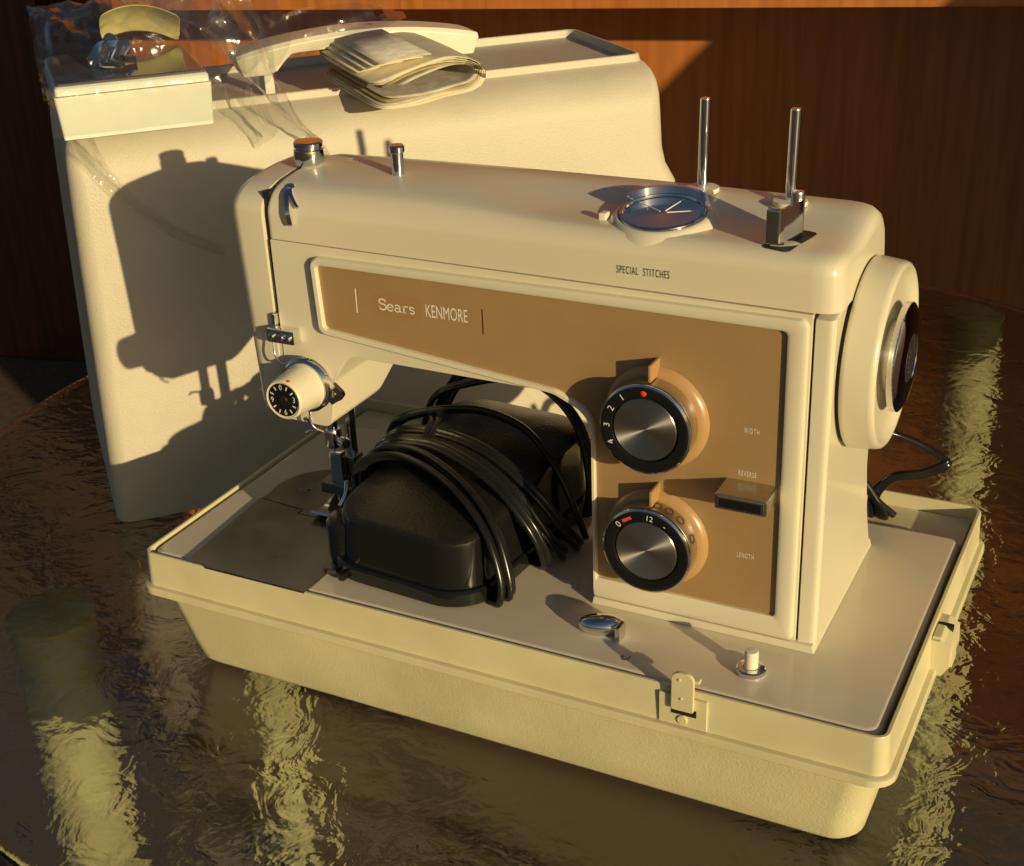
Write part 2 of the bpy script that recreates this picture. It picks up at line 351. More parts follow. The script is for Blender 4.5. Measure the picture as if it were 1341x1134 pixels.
# slide plate and needle plate
def plate_xy(name, outline, z0, z1, m, parent, bevel=0.3):
    n = len(outline); v = [(x, y, z0) for x, y in outline]+[(x, y, z1) for x, y in outline]
    f = [tuple(range(n))[::-1], tuple(range(n, 2*n))]+[(i, (i+1) % n, n+(i+1) % n, n+i) for i in range(n)]
    return mk(name, v, f, m, parent, 35, bevel=bevel)
plate_xy('slide_plate', [(27, -2.2), (37, -2.2), (41, -3.8), (106.5, -3.8), (106.5, 66.5), (53, 66.5), (53, 71), (21, 74)], 0.1, 1.5, 'steel', mach)
npo = [(22.3, 74.6), (54, 71.8), (54, 67.2), (106.5, 67.2), (106.5, 128)]+arc(66, 92, 45, 37, 75, 195, 14)
npl = plate_xy('needle_plate', npo, 0.1, 1.5, 'steel', mach)
for (x, y) in ((40, 94), (90, 110)): lathe('screw', [(0.3, 0), (3.6, 0), (3.2, 0.7), (0.3, 0.8)], (x, y, 1.5), (0, 0, 1), 'steel', npl, 20)
for (x, y) in ((63, 84), (72, 84)): box('feed_slot', x, x+3, y, y+16, 1.45, 1.62, 'dark', npl, 0)
# face plate on the left end
PROF = [(50, 187.5), (50.5, 190.6), (52.2, 193.8), (55.5, 196.8), (60, 199.2), (66, 201.0), (78, 202.6), (92, 203.6), (106, 203.6), (119, 201.5), (129, 197), (135, 190), (138, 180)]
def inset_ring(P, d, cy, cz, sy, sz):
    return [(cy+(y-cy)*(1-d/sy), cz+(z-cz)*(1-d/sz)) for y, z in P]
fpo = [(113.5, 86), (99, 74.5), (95, 72), (58, 72), (52, 73.5), (50, 77)]+[(50, 120), (50, 160)]+[(y, z-0.6) for y, z in PROF]+[(136, 150), (130, 120)]
rings = []
for x, d in ((66.4, 0), (52, 0), (48.2, 0.9), (45.6, 3.2), (44.6, 6.5)):
    rings.append([(x+(0.045*(190-z) if z < 190 else 0)*(1 if x < 60 else 0.15), y, z) for y, z in inset_ring(fpo, d, 90, 140, 42, 65)])
face = loft('face_plate', rings, 'enamel', mach)
box('slot_shade_fill', 66.0, 70.4, 53.5, 128, 80, 198, 'dark', mach, 0)  # dark block added to colour in the shade of the slot
prism_y('slot_filler', [(66.2, 72.6), (70.2, 72.6), (70.2, 121), (66.2, 121)], 50.6, 90, 'enamel', mach)
# arm, head and pillar in one casting
co = round_poly([(70, 72), (96.5, 71.5), (101.5, 100), (112, 115.2), (230, 114), (249.5, 104), (249.5, 0.5), (354.6, 0.5), (354.6, 170.4), (70, 174)], [1, 6, 8, 9, 14, 14, 1, 0.5, 0.5, 0.5], 7)
def cast_back(x, z):
    if x < 140:
        if z < 74: return 96.0
        if z < 100: return 98+(z-74)*1.25
        return 131
    return 158-(20 if z > 60 else 20*z/60.0)
arm = prism_y('arm_casting', co, 50, cast_back, 'enamel', mach, bevel=1.6, seg=3)
# foot of the pillar, a thin plinth with a seam
prism_y('pillar_plinth', [(249, 0.1), (364.6, 0.1), (363.4, 4.4), (250, 4.4)], 47.6, 160.5, 'enamel', mach, bevel=0.5)
# right hand end cap
ec = []
for x, i in ((355.6, 0), (361, 0), (363.2, 0.8), (364.2, 2.6)):
    ec.append([(x, 50+i, 0.6), (x, 50+i, 168.6), (x, 60, 170.2-i*0.3), (x, 136-i, 170.2-i*0.3), (x, 138-i, 60), (x, 146-i, 30), (x, 157-i, 6), (x, 160-i, 0.6)])
loft('end_cap', ec, 'enamel', mach, smooth=50, bevel=0.5)
box('seam_gap', 354.3, 356, 52, 130, 1, 170, 'dark', mach, 0)
# top cover
def dip(x, y):                          # the cover top falls towards the front on its right half
    t = max(0.0, min(1.0, (x-150)/90.0)); t = t*t*(3-2*t)
    return 7.6*t*math.sin(PI*(y-51)/66.0)**0.8 if 51 < y < 117 else 0.0
def cover_sec(x, d):
    cr = 1.8*(1-((x-200)/165.0)**2)
    P = [(50, 171.2), (50, 180)]+[(y, z+max(0, cr)*(1 if z > 196 else 0)-dip(x, y)) for y, z in PROF]+[(139.5, 171.2)]
    return [(x, *(lambda q: q)(p)) for p in [(95+(y-95)*(1-d/45.0), 171.2+(z-171.2)*(1-d/36.0)) for y, z in P]]
cs = [(70.4, 0.6), (71.2, 0.1), (72.5, 0)]+[(x, 0) for x in range(90, 350, 20)]+[(352, 0), (357, 0.4), (361, 1.3), (363.6, 3.2), (365, 6), (365.6, 10)]
def shear_cover(p):                     # seam between cover and arm falls 3.5 mm from left to right
    x, y, z = p; t = (x-70)/295.0
    return (x, y, z+(3.4*(1-t) if z < 172 else 3.4*(1-t)*max(0, (186-z)/14.0)))
cover = loft('top_cover', [[shear_cover(p) for p in cover_sec(x, d)] for x, d in cs], 'enamel', mach, smooth=50)
text('lettering', 'SPECIAL  STITCHES', (263.5, 49.8, 180.6), 5.2, 'brownp', cover, xs=0.46, sp=1.28)
# tan control panel and its raised bezel
pin = [(99, 164.4), (344.6, 162.6), (344.8, 16.6), (252.2, 16.6), (252.2, 108), (232, 117), (100.5, 130.2)]
pou = [(95.2, 168.6), (353.4, 168.4), (353.4, 5.0), (250.2, 5.0), (250.2, 105.5), (231, 114.4), (96.8, 127.0)]
ri = round_poly(pin, [2.5, 2.5, 2, 1, 14, 14, 3], 6); ro = round_poly(pou, [5, 4, 1.5, 1, 15, 16, 5], 6)
prism_y('control_panel', ri, 48.9, 50.6, 'tan', mach); panel = bpy.context.view_layer and COL.objects[-1]
n = len(ri)
bev = []
for (poly, y) in ((ri, 49.6), (ri, 47.2), ([(a+(c-a)*0.18, b+(d-b)*0.18) for (a, b), (c, d) in zip(ri, ro)], 46.5), ([(a+(c-a)*0.75, b+(d-b)*0.75) for (a, b), (c, d) in zip(ri, ro)], 46.4), ([(a+(c-a)*0.95, b+(d-b)*0.95) for (a, b), (c, d) in zip(ri, ro)], 47.3), (ro, 50.4)):
    bev.append([(x, y, z) for x, z in poly])
loft('bezel', bev, 'enamel', mach, cap0=False, cap1=False, smooth=40)
# name on the panel: rust patch, serif word, condensed word, two fine rules
EX = Vector((1, 0, 0)); EZ = Vector((0, 0, 1)); NY = Vector((0, -1, 0))
mk('name_patch', [(131, 48.86, 153.0), (158.5, 48.86, 153.0), (158.5, 48.86, 141.8), (131, 48.86, 141.8)], [(0, 1, 2, 3)], 'rust', panel, smooth=0)
S1 = [(arc(2.6, 5.2, 1.9, 1.5, 20, 250, 10)+arc(2.7, 2.0, 2.1, 1.8, 80, -170, 12), 1.0), ([(4.55, 5.0), (4.55, 6.7)], 0.6), ([(0.6, 0.4), (0.6, 2.2)], 0.6)]
def small_e(x): return [([(x+0.5, 2.3), (x+3.9, 2.3)], 0.6), (arc(x+2.2, 2.1, 1.8, 2.0, 5, 325, 16), 0.9)]
def small_a(x): return [(arc(x+1.9, 3.1, 1.4, 1.1, 160, 0, 8)+[(x+3.3, 0.9), (x+4.1, 0.2)], 0.9), (arc(x+1.8, 1.2, 1.5, 1.1, 60, 330, 12), 0.8)]
def small_r(x): return [([(x+1.1, 0.1), (x+1.1, 4.2)], 1.0), ([(x, 0.2), (x+2.4, 0.2)], 0.6), ([(x+0.1, 4.0), (x+1.2, 4.0)], 0.6), (arc(x+2.6, 2.7, 1.4, 1.4, 165, 45, 6), 0.8)]
def small_s(x): return [(arc(x+1.8, 3.2, 1.3, 0.9, 20, 250, 8)+arc(x+1.8, 1.2, 1.4, 1.1, 80, -170, 10), 0.85), ([(x+3.1, 3.2), (x+3.1, 4.2)], 0.5), ([(x+0.4, 0.1), (x+0.4, 1.2)], 0.5)]
v, f = ribbon(S1+small_e(5.2)+small_a(9.9)+small_r(14.6)+small_s(18.8), 0.85, (133.8, 48.9, 144.6), EX*0.95, EZ*0.86, NY, 0.10)
mk('serif_lettering', v, f, 'white', panel, smooth=0)
text('lettering', 'KENMORE', (161, 48.9, 147.2), 9.6, 'white', panel, xs=0.54, thick=0.1)
box('rule', 120.4, 120.9, 48.75, 48.9, 141, 154, 'white', panel, 0)
box('rule', 193.0, 193.5, 48.75, 48.9, 139.5, 152.5, 'brownp', panel, 0)
text('lettering', 'WIDTH', (326.0, 48.9, 111.3), 3.9, 'white', panel, xs=0.46, sp=1.35)
text('lettering', 'REVERSE', (324.0, 48.9, 89.2), 3.9, 'white', panel, xs=0.46, sp=1.35)
text('lettering', 'LENGTH', (324.5, 48.9, 45.7), 3.9, 'white', panel, xs=0.46, sp=1.35)

# stitch width and length dials
def dial(cx, cz, label, marks):
    c = (cx, 49.0, cz)
    d = lathe('control_dial', [(1, 0.2), (26.3, 0.2), (25.6, 1.6), (24.2, 3.0), (22.6, 3.4), (22.0, 3.5), (1, 3.5)], c, (0, -1, 0), 'tanb', mach, 72)
    d['label'] = label
    lathe('skirt', [(1, 3.4), (21.6, 3.4), (21.9, 4.0), (21.9, 12.2), (21.6, 12.6), (1, 12.7)], c, (0, -1, 0), 'satin', d, 72)
    lathe('black_ring', [(1, 12.5), (22.0, 12.6), (22.4, 13.2), (22.4, 14.4), (21.7, 15.4), (20.4, 15.9), (16.6, 15.2), (16.0, 14.2), (1, 14.1)], c, (0, -1, 0), 'black', d, 72)
    lathe('chrome_lip', [(21.9, 14.8), (22.65, 14.7), (22.5, 15.1), (21.6, 15.6)], c, (0, -1, 0), 'chrome', d, 72, ring=True)
    lathe('spun_disc', [(0.4, 14.0), (15.4, 14.0), (15.6, 14.6), (15.2, 15.1), (14.6, 15.0), (0.4, 14.6)], c, (0, -1, 0), 'brush', d, 72, smooth=20)
    for ang, s, m, sz in marks:
        a = R(ang); x = cx+18.5*math.cos(a); z = cz+18.5*math.sin(a); rad = Vector((math.cos(a), 0, math.sin(a))); tx = Vector((math.sin(a), 0, -math.cos(a)))
        if s == 'dot': lathe('mark', [(0.2, 0), (1.5, 0), (1.3, 0.15), (0.2, 0.2)], (x, 33.35, z), (0, -1, 0), m, d, 16)
        elif s == 'dash':
            v = [Vector((x, 33.2, z))+tx*a_+rad*b_ for a_, b_ in ((-2.6, -0.8), (2.6, -0.8), (2.6, 0.8), (-2.6, 0.8))]
            mk('mark', v, [(0, 1, 2, 3)], m, d, smooth=0)
        else: text('numeral', s, (x, 33.3, z), sz, m, d, ex=tx, ey=rad, align='CENTER', thick=0.15)
    box('pointer', cx+0.2, cx+1.6, 37.5, 49, cz+22.4, cz+30.5, 'tanb', mach, 0.3)
    return d
d1 = dial(283.4, 110.4, 'upper spun metal dial with numbers one to four', [(91, 'dot', 'red', 0), (126, '1', 'white', 4.6), (152, '2', 'white', 4.6), (180, '3', 'white', 4.6), (207, '4', 'white', 4.6)])
lathe('mark', [(0.2, 0), (1.3, 0), (1.2, 0.2), (0.2, 0.25)], (282.6, 41.5, 132.25), (0, 0, 1), 'red', d1, 16)
d2 = dial(284.1, 46.2, 'lower spun metal dial with stitch length marks', [(138, '0', 'white', 4.6), (121, 'dash', 'red', 0), (84, '12', 'white', 4.0), (58, '-', 'white', 4.2)])
for ang in (20, 48, 66, 82):
    a = R(ang); rad = Vector((math.cos(a), 0, math.sin(a)))
    c = Vector((284.1, 41.4, 46.2))+rad*21.9
    lathe('stitch_mark', [(1.9, 0.03), (2.3, 0.1), (2.3, 0.2), (1.9, 0.2)], c, rad, 'brownp', d2, 14, ring=True)
# reverse lever
rl = box('reverse_lever', 318.5, 343, 31.5, 48.8, 78.2, 86, 'satin', mach, 0.8)
box('lever_face', 319.6, 341.9, 31.0, 31.9, 79.0, 85.2, 'chrome', rl, 0.4)
box('lever_inset', 320.8, 340.7, 30.7, 31.4, 80.0, 84.2, 'black', rl, 0.2)
for k in range(20): box('rib', 319.6+k*1.15, 320.1+k*1.15, 31.6, 36, 85.8, 86.25, 'satin', rl, 0)
for k in range(5): box('rib', 342.8, 343.3, 31.6, 36, 79.4+k*1.2, 79.9+k*1.2, 'satin', rl, 0)

# hand wheel
WCY, WCZ = 99.7, 136.5
lathe('wheel_gap_ring', [(30, 363.8), (42.8, 363.8), (42.8, 366.5), (30, 366.5)], (0, WCY, WCZ), (1, 0, 0), 'dark', mach, 64)  # dark ring painting the shaded gap behind the wheel
hw = lathe('hand_wheel', [(10, 366), (43.8, 366), (44.9, 366.7), (45.0, 368.5), (43.9, 378.6), (43.2, 380.6), (41.9, 381.6), (40.4, 381.2), (38.2, 379.2), (33, 378.0), (15, 377.5), (15, 380)], (0, WCY, WCZ), (1, 0, 0), 'enamel', mach, 96, smooth=60)
lathe('hub', [(3, 377), (17, 377), (17, 382.4), (3, 382.4)], (0, WCY, WCZ), (1, 0, 0), 'satin', hw, 48)
cn = lathe('clutch_knob', [(3, 382.0), (24.8, 382.0), (25.3, 382.5), (25.3, 385.3), (24.8, 385.9), (22, 387.2), (16.5, 388.0), (12.5, 388.1), (11.8, 387.5), (2, 387.5)], (0, WCY, WCZ), (1, 0, 0), 'chrome', hw, 120, knurl=(2, 3))
lathe('emblem', [(0.5, 387.3), (11.2, 387.3), (11.0, 387.9), (9.6, 387.7), (8.4, 388.0), (0.5, 387.9)], (0, WCY, WCZ), (1, 0, 0), 'satin', cn, 40)
for k in range(5):
    z = WCZ-5+k*2.5; h = math.sqrt(max(0, 64-(z-WCZ)**2))
    box('emblem_bar', 387.8, 388.3, WCY-h*0.8, WCY+h*0.8, z-0.5, z+0.5, 'steel', cn, 0)

# top fittings
def on_top(y, x=0):
    return on_top0(y)-dip(x, y)+(max(0, 1.8*(1-((x-200)/165.0)**2)) if x else 0)
def on_top0(y):
    for (y0, z0), (y1, z1) in zip(PROF, PROF[1:]):
        if y0 <= y <= y1: return z0+(z1-z0)*(y-y0)/(y1-y0)
    return 203
pk = lathe('pressure_knob', [(1, 0), (6.4, 0), (7.6, 1.0), (8.1, 3), (8.3, 6), (8.0, 8.6), (7.4, 9.2), (7.4, 9.9), (7.9, 10.4), (7.9, 12.2), (7.2, 13.0), (1, 13.3)], (72.8, 88, on_top(88, 73)-0.4), (0, 0, 1), 'chrome', mach, 40)
tp = lathe('thread_pin', [(0.5, -1), (3.2, -1), (3.2, 11.5), (4.0, 12.0), (4.1, 14.6), (3.4, 15.6), (0.5, 15.9)], (129.5, 84, on_top(84, 129)-0.5), (0, 0, 1), 'chrome', mach, 28)
for (x, y) in ((281.5, 112), (325.6, 108)):
    z0 = on_top(y, x)-0.3
    pn = lathe('spool_pin', [(0.4, 1), (2.5, 1), (2.5, 44), (2.2, 44.9), (0.4, 45.2)], (x, y, z0), (0.02, 0, 1), 'chrome', mach, 24)
    lathe('felt_washer', [(2.0, 0), (8.0, 0.2), (8.2, 1.2), (7.9, 2.2), (2.0, 2.4)], (x, y, z0+0.5), (0, 0, 1), 'ivory', pn, 32)
# bobbin winder in its slot
bw = lathe('winder_spindle', [(0.5, 0), (3.1, 0), (3.1, 18), (2.7, 18.9), (0.5, 19)], (337.5, 78, 197), (0, 0, 1), 'satin', mach, 24)
wo = round_poly([(328, 57), (341, 55), (346, 84), (334, 86)], 2.5, 4); nw = len(wo)
mk('winder_slot', [(x, y, on_top(y, x)+0.35) for x, y in wo]+[(x, y, 196) for x, y in wo], [tuple(range(nw)), tuple(range(nw, 2*nw))[::-1]]+[(i, (i+1) % nw, nw+(i+1) % nw, nw+i) for i in range(nw)], 'dark', bw)
tube('winder_stop', [(330, 61, 205), (335.6, 58.8, 205), (336.6, 60.2, 205), (340.0, 76, 205)], [(-0.7, -8), (0.7, -8), (0.7, 8), (-0.7, 8)], 'chrome', bw, curve=False)
box('winder_latch', 329.6, 335.4, 57.6, 60.4, 197, 212.6, 'chrome', bw, 0.8)

# special stitch dial set into the cover
TN = Vector((0, -math.sin(R(8)), math.cos(R(8))))
DC = Vector((275, 77.5, 196.6))
sdl = lathe('stitch_dial', [(1, -6), (27.5, -6), (26.8, -1.5), (25.2, 1.2), (23.2, 3.4), (21.6, 4.2), (20.6, 4.0), (20.2, 3.2), (1, 3.2)], DC, TN, 'enamel', mach, 72, smooth=60)
lathe('mirror_plate', [(0.5, 2.8), (19.6, 2.8), (20.2, 3.4), (19.9, 4.7), (18.6, 4.9), (18.2, 4.1), (0.5, 3.9)], DC, TN, 'mirror', sdl, 64)
axx = Vector((1, 0, 0)); ayy = TN.cross(axx)
hb = []
for k in range(13):
    a = R(18+ (162-18)*k/12.0); hb.append(DC+axx*20.4*math.cos(a)+ayy*20.4*math.sin(a)+TN*6.2)
tube('grip_bar', hb, [(-0.9, -2.6), (0.9, -2.6), (0.9, 2.6), (-0.9, 2.6)], 'chrome', sdl, curve=False, up=TN)
box('dial_pointer', 247.0, 251.0, 67, 72, 194.5, 200.5, 'ivory', sdl, 0.8)
for a in (20, 75, 150): 
    a = R(a); p = DC+TN*4.05; q1 = p+(axx*math.cos(a)+ayy*math.sin(a))*2; q2 = p+(axx*math.cos(a)+ayy*math.sin(a))*17
    tube('scale_line', [q1, q2], 0.22, 'white', sdl, curve=False)

# front of the head: take-up lever, thread guides, tension assembly
tube('thread_hook', [(79.5, 60, 199.6), (80.5, 56, 199.5), (82.5, 51.5, 197), (85.0, 47.5, 191), (85.6, 47.6, 185.5), (85.0, 48.6, 183.5)], [(-1.1, -0.5), (1.1, -0.5), (1.1, 0.5), (-1.1, 0.5)], 'chrome', mach)
tube('thread_hook', [(80.5, 58, 199.8), (84, 53.5, 197.5), (88.5, 50.5, 193.5), (90.5, 49.5, 193)], [(-0.8, -0.4), (0.8, -0.4), (0.8, 0.4), (-0.8, 0.4)], 'chrome', mach)
lathe('guide_screw', [(0.4, 0), (3.0, 0), (3.2, 1.2), (2.4, 2.2), (0.4, 2.4)], (79.0, 60.5, 198.3), (0, -0.45, 0.9), 'chrome', mach, 20)
box('take_up_lever', 67.2, 69.4, 46.8, 58, 127, 134, 'chrome', mach, 0.9)
tg = box('thread_guide', 65.5, 83, 43.2, 49.9, 119.2, 127.2, 'chrome', mach, 1.0)
for x in (69.5, 75.5, 80): lathe('guide_stud', [(0.3, 0), (1.9, 0), (1.8, 1.4), (1.2, 2.0), (0.3, 2.1)], (x, 43.4, 123.4), (0, -1, 0), 'chrome', tg, 16)
tube('check_wire', [(69, 44, 119.5), (70.5, 42.5, 112), (75, 42, 108.5), (84, 42.5, 112.6), (92, 43, 113.6)], 0.5, 'chrome', mach)
ten = lathe('tension_dial', [(1, 0), (13.0, 0), (12.6, 1.0), (12.2, 3.0), (11.2, 17.2), (10.9, 18.4), (10.2, 18.8), (9.6, 18.3), (1, 18.2)], (88.4, 40.0, 98.4), (0, -1, 0), 'enamel', mach, 64, smooth=50)
lathe('tension_disc', [(6, -9.8), (11, -9.8), (11, -7), (14.6, -5.6), (15.0, -4.4), (12.0, -3.4), (14.4, -2.4), (14.9, -1.2), (13.6, -0.2), (6, 0)], (88.4, 40.0, 98.4), (0, -1, 0), 'chrome', ten, 64)
tube('check_spring', [(100, 43.2, 104), (106, 43.4, 99.5), (109.2, 44, 95.5), (105, 44.5, 92.5), (101.5, 45, 90)], [(-1.3, -1.6), (1.3, -1.6), (1.3, 1.6), (-1.3, 1.6)], 'chrome', ten)
fc = lathe('number_plate', [(0.3, 18.0), (9.2, 18.05), (9.2, 18.4), (0.3, 18.45)], (88.4, 40.0, 98.4), (0, -1, 0), 'black', ten, 48)
for k in range(12):
    a = R(97-30*k); rad = Vector((math.cos(a), 0, math.sin(a))); tx = Vector((math.sin(a), 0, -math.cos(a))); p = Vector((88.4, 21.5, 98.4))
    if k % 3 == 0: text('numeral', '0369'[k//3], p+rad*6.9, 4.4, 'white', fc, ex=(1, 0, 0), ey=(0, 0, 1), align='CENTER', thick=0.1, xs=0.9)
    else:
        q = p+rad*7.2+Vector((0, -0.1, 0)); w = 0.35; h = 1.1
        mk('tick', [q-tx*w-rad*h, q+tx*w-rad*h, q+tx*w+rad*h, q-tx*w+rad*h], [(0, 1, 2, 3)], 'white', fc, smooth=0)
lathe('screw', [(0.3, 0), (2.6, 0), (2.4, 0.6), (0.3, 0.9)], (88.4, 21.4, 98.4), (0, -1, 0), 'steel', fc, 20)
lathe('mark', [(0.2, 0), (1.0, 0), (0.9, 0.5), (0.2, 0.6)], (92.2, 22.6, 108.9), (0.3, 0, 0.95), 'red', ten, 12)
tube('thread_catch', [(86, 47, 84), (88, 43, 78), (90.5, 43, 73.5), (93.5, 46, 70.5)], 0.7, 'chrome', mach)
lathe('catch_screw', [(0.3, 0), (2.0, 0), (1.8, 2.2), (0.3, 2.4)], (82, 51, 74), (0, -1, -0.2), 'chrome', mach, 16)
# needle bar and presser foot
nb_ = lathe('needle_bar', [(0.5, 44), (3.2, 44), (3.2, 74), (0.5, 74)], (72, 84, 0), (0, 0, 1), 'chrome', mach, 20)
lathe('needle_clamp', [(0.5, 41), (4.6, 41), (5.0, 43), (5.0, 50), (4.2, 52), (0.5, 52)], (72, 84, 0), (0, 0, 1), 'chrome', nb_, 24)
lathe('clamp_screw', [(0.4, 0), (1.4, 0), (1.4, 5), (3.2, 5), (3.4, 9), (2.8, 10), (0.4, 10)], (75, 83, 46.5), (0.9, -0.4, 0), 'chrome', nb_, 18)
tube('needle', [(72, 83.6, 42), (72, 83.6, 4)], 0.55, 'chrome', nb_, curve=False)
tube('needle_thread_guide', [(66, 82, 50), (60, 80, 50), (56, 80, 48)], 0.7, 'chrome', nb_)
pf = lathe('presser_bar', [(0.5, 22), (3.6, 22), (3.6, 74), (0.5, 74)], (76, 96, 0), (0, 0, 1), 'chrome', mach, 20)
box('foot_clamp', 66, 82, 88, 98, 20, 33, 'steel', pf, 1.2)
box('foot_shank', 68.5, 76.5, 82.5, 88, 16, 37, 'chrome', pf, 0.8)
box('foot_bracket', 62, 84, 80, 95, 10.5, 18, 'steel', pf, 1.2)
tube('presser_foot', [(72, 96, 7), (72, 86, 5), (72, 78, 3.2), (72, 70, 3.2), (72, 64, 6.5)], [(-7, -0.8), (7, -0.8), (7, 0.8), (-7, 0.8)], 'chrome', pf)
tube('foot_spring', [(78, 84, 19), (81, 78, 14), (79, 74, 8)], 1.6, 'chrome', pf)
# bed controls
fl = lathe('feed_lever', [(0.5, 0), (7.5, 0), (8.5, 1.5), (8.8, 4), (7.6, 6.6), (4, 8.2), (0.5, 8.6)], (263.5, 27.5, 0), (0, 0, 1), 'chrome', mach, 40, smooth=60)
for vv in fl.data.vertices:
    p = vv.co; x = p.x-0.0595; y = p.y+0.0675     # stretch the round cap into a pointed lens
    s = 1.35; p.x = 0.0595+x*s*math.cos(0.35)-y*0.72*math.sin(0.35); p.y = -0.0675+x*s*math.sin(0.35)+y*0.72*math.cos(0.35)
box('lever_tab', 273.4, 276.2, 19.4, 27.5, 0.2, 8.6, 'chrome', fl, 0.8)
tube('lever_mark', [(281.6, 11.6, 0.12), (282.4, 8.4, 0.12), (284.2, 8.4, 0.12), (285.4, 12.0, 0.12)], 0.28, 'brownp', mach)
pb = lathe('push_button', [(0.5, 0.5), (3.3, 0.5), (3.3, 11.2), (2.8, 11.9), (0.5, 12.1)], (341.6, 22.8, 0), (0, 0, 1), 'ivory', mach, 28)
lathe('knurled_ring', [(3.0, 0), (6.6, 0), (6.8, 0.6), (6.8, 2.6), (6.3, 3.2), (4.2, 3.4), (3.4, 2.6)], (341.6, 22.8, 0), (0, 0, 1), 'chrome', pb, 72, knurl=(2, 3))
# motor and light lead behind the pillar
tube('motor_lead', [(346, 170, 62), (358, 196, 52), (376, 204, 44), (391, 205, 36.5), (392, 203, 34), (381, 200, 28), (366, 200, 23), (356, 201, 10), (356, 205, -6)], TWIN, 'cord', mach)
tube('motor_lead', [(348, 196, 22), (357, 199, 8), (362, 203, -4), (360, 208, -6.8)], 2.2, 'cord', mach)
tube('motor_lead', [(350, 198, 16), (359, 203, 3), (366, 208, -5)], 2.2, 'cord', mach)
mt = lathe('motor', [(1, 0), (26, 0), (29, 4), (29, 70), (25, 76), (1, 76)], (255, 182, 52), (1, 0, 0), 'black', mach, 40)

# ================================================================== foot pedal with its cords
OFF[0] = Vector((158, 90, 0))
ped = thing('foot_pedal', 'black foot pedal wrapped in its cords, lying on the machine bed', 'foot pedal', (158, 90, 0))
def pedr(i, z, r, tilt=0.0, sh=0.0):
    o = []
    for x, y in rrect(107+i, 206-i, 13+i, 160-i, r+5, 9):
        zz = z+tilt*max(0, min(1, (y-25)/105.0))
        a = R(-4); dx, dy = x-156, y-88
        o.append((156+dx*math.cos(a)-dy*math.sin(a), 88+dx*math.sin(a)+dy*math.cos(a), zz))
    return o
loft('base_plate', [pedr(0.5, 1.6, 20), pedr(0, 2.4, 20), pedr(0, 9, 20), pedr(1.2, 10.2, 19)], 'black', ped)
pbdy = loft('pedal_body', [pedr(3.0, 9.8, 19), pedr(3.2, 12, 19), pedr(4.8, 33, 18, 13), pedr(5.6, 35.4, 17.5, 14)], 'black', ped, cap1=False)
loft('pedal_top', [pedr(5.0, 34.9, 17.8, 14), pedr(6.4, 36.6, 17.2, 14.2), pedr(9, 37.3, 15, 14.6), pedr(20, 39.5, 10, 15.5), pedr(34, 41, 6, 16)], 'blackt', ped)
lathe('strain_boss', [(1, 0), (11, 0), (11.5, 2), (11.5, 22), (10, 24), (1, 24)], (112, 34, 5), (0, 0, 1), 'black', ped, 28)
box('metal_foot', 105, 113, 17, 30, 1.6, 4.4, 'steel', ped, 0.6)
box('metal_foot', 117, 121, 12.5, 27, 1.6, 6, 'black', ped, 0.8)
for (xa, xb) in ((178, 182), (186, 188.5)):
    v = []
    for (x, y) in ((xa, 92), (xb, 92), (xb, 140), (xa, 140)):
        zz = 38.6+14.6*max(0, min(1, (y-25)/105.0)); v += [(x-6, y, zz), (x-6, y, zz+1.2)]
    mk('glint_strip', v, [(1, 3, 5, 7), (0, 2, 4, 6), (0, 1, 3, 2), (2, 3, 5, 4), (4, 5, 7, 6), (6, 7, 1, 0)], 'glint', ped)  # added strips painting the lid's reflection on the pedal top
cords = [
 [(98, 78, 28), (102, 79, 43), (118, 78, 54), (141, 76, 58), (166, 68, 57), (191, 60, 50), (211, 57, 31), (217, 62, 9), (206, 70, 3), (196, 78, 2)],
 [(103, 62, 20), (99, 66, 36), (106, 68, 46), (126, 67, 52), (152, 57, 53.5), (178, 43, 50), (198, 32, 38), (208, 26, 19), (209, 24, 6), (203, 28, 2.6), (194, 36, 2.0)],
 [(104, 70, 22), (101, 73, 38), (110, 75, 49), (132, 72, 55), (156, 62, 55.5), (182, 48, 50.5), (201, 37, 38), (210.5, 31, 19), (212, 29.5, 7), (205, 35, 2.6), (196, 42, 2.0)],
 [(100, 84, 30), (104, 84, 48), (124, 82, 56), (150, 78, 58), (176, 71, 55), (200, 66, 42), (214, 68, 22), (219, 78, 6), (212, 88, 3), (200, 96, 2)],
 [(99, 90, 28), (106, 92, 50), (128, 90, 58), (154, 85, 60), (180, 79, 56), (204, 75, 42), (218, 80, 22), (223, 90, 6), (214, 100, 3), (202, 106, 2)],
 [(96, 108, 22), (98, 106, 44), (108, 104, 56), (130, 108, 63), (156, 112, 65), (184, 108, 60), (206, 98, 46), (218, 96, 24), (222, 100, 6)],
 [(106, 128, 40), (114, 130, 60), (134, 136, 69), (160, 144, 73), (184, 140, 70), (206, 130, 56), (216, 122, 30), (216, 118, 8)],
 [(112, 142, 44), (124, 146, 64), (150, 156, 72), (178, 158, 73), (204, 148, 66), (219, 136, 44), (222, 128, 18), (220, 124, 5)],
 [(118, 128, 55), (120, 146, 66), (130, 166, 84), (146, 178, 98), (166, 186, 108), (186, 190, 116)],
 [(140, 150, 70), (150, 166, 84), (164, 178, 98), (178, 188, 112)],
 [(126, 106, 60), (132, 98, 61), (135, 88, 60), (137, 78, 57.5)],
]
for c in cords: tube('cord', c, TWIN, 'cord', ped, n=7)

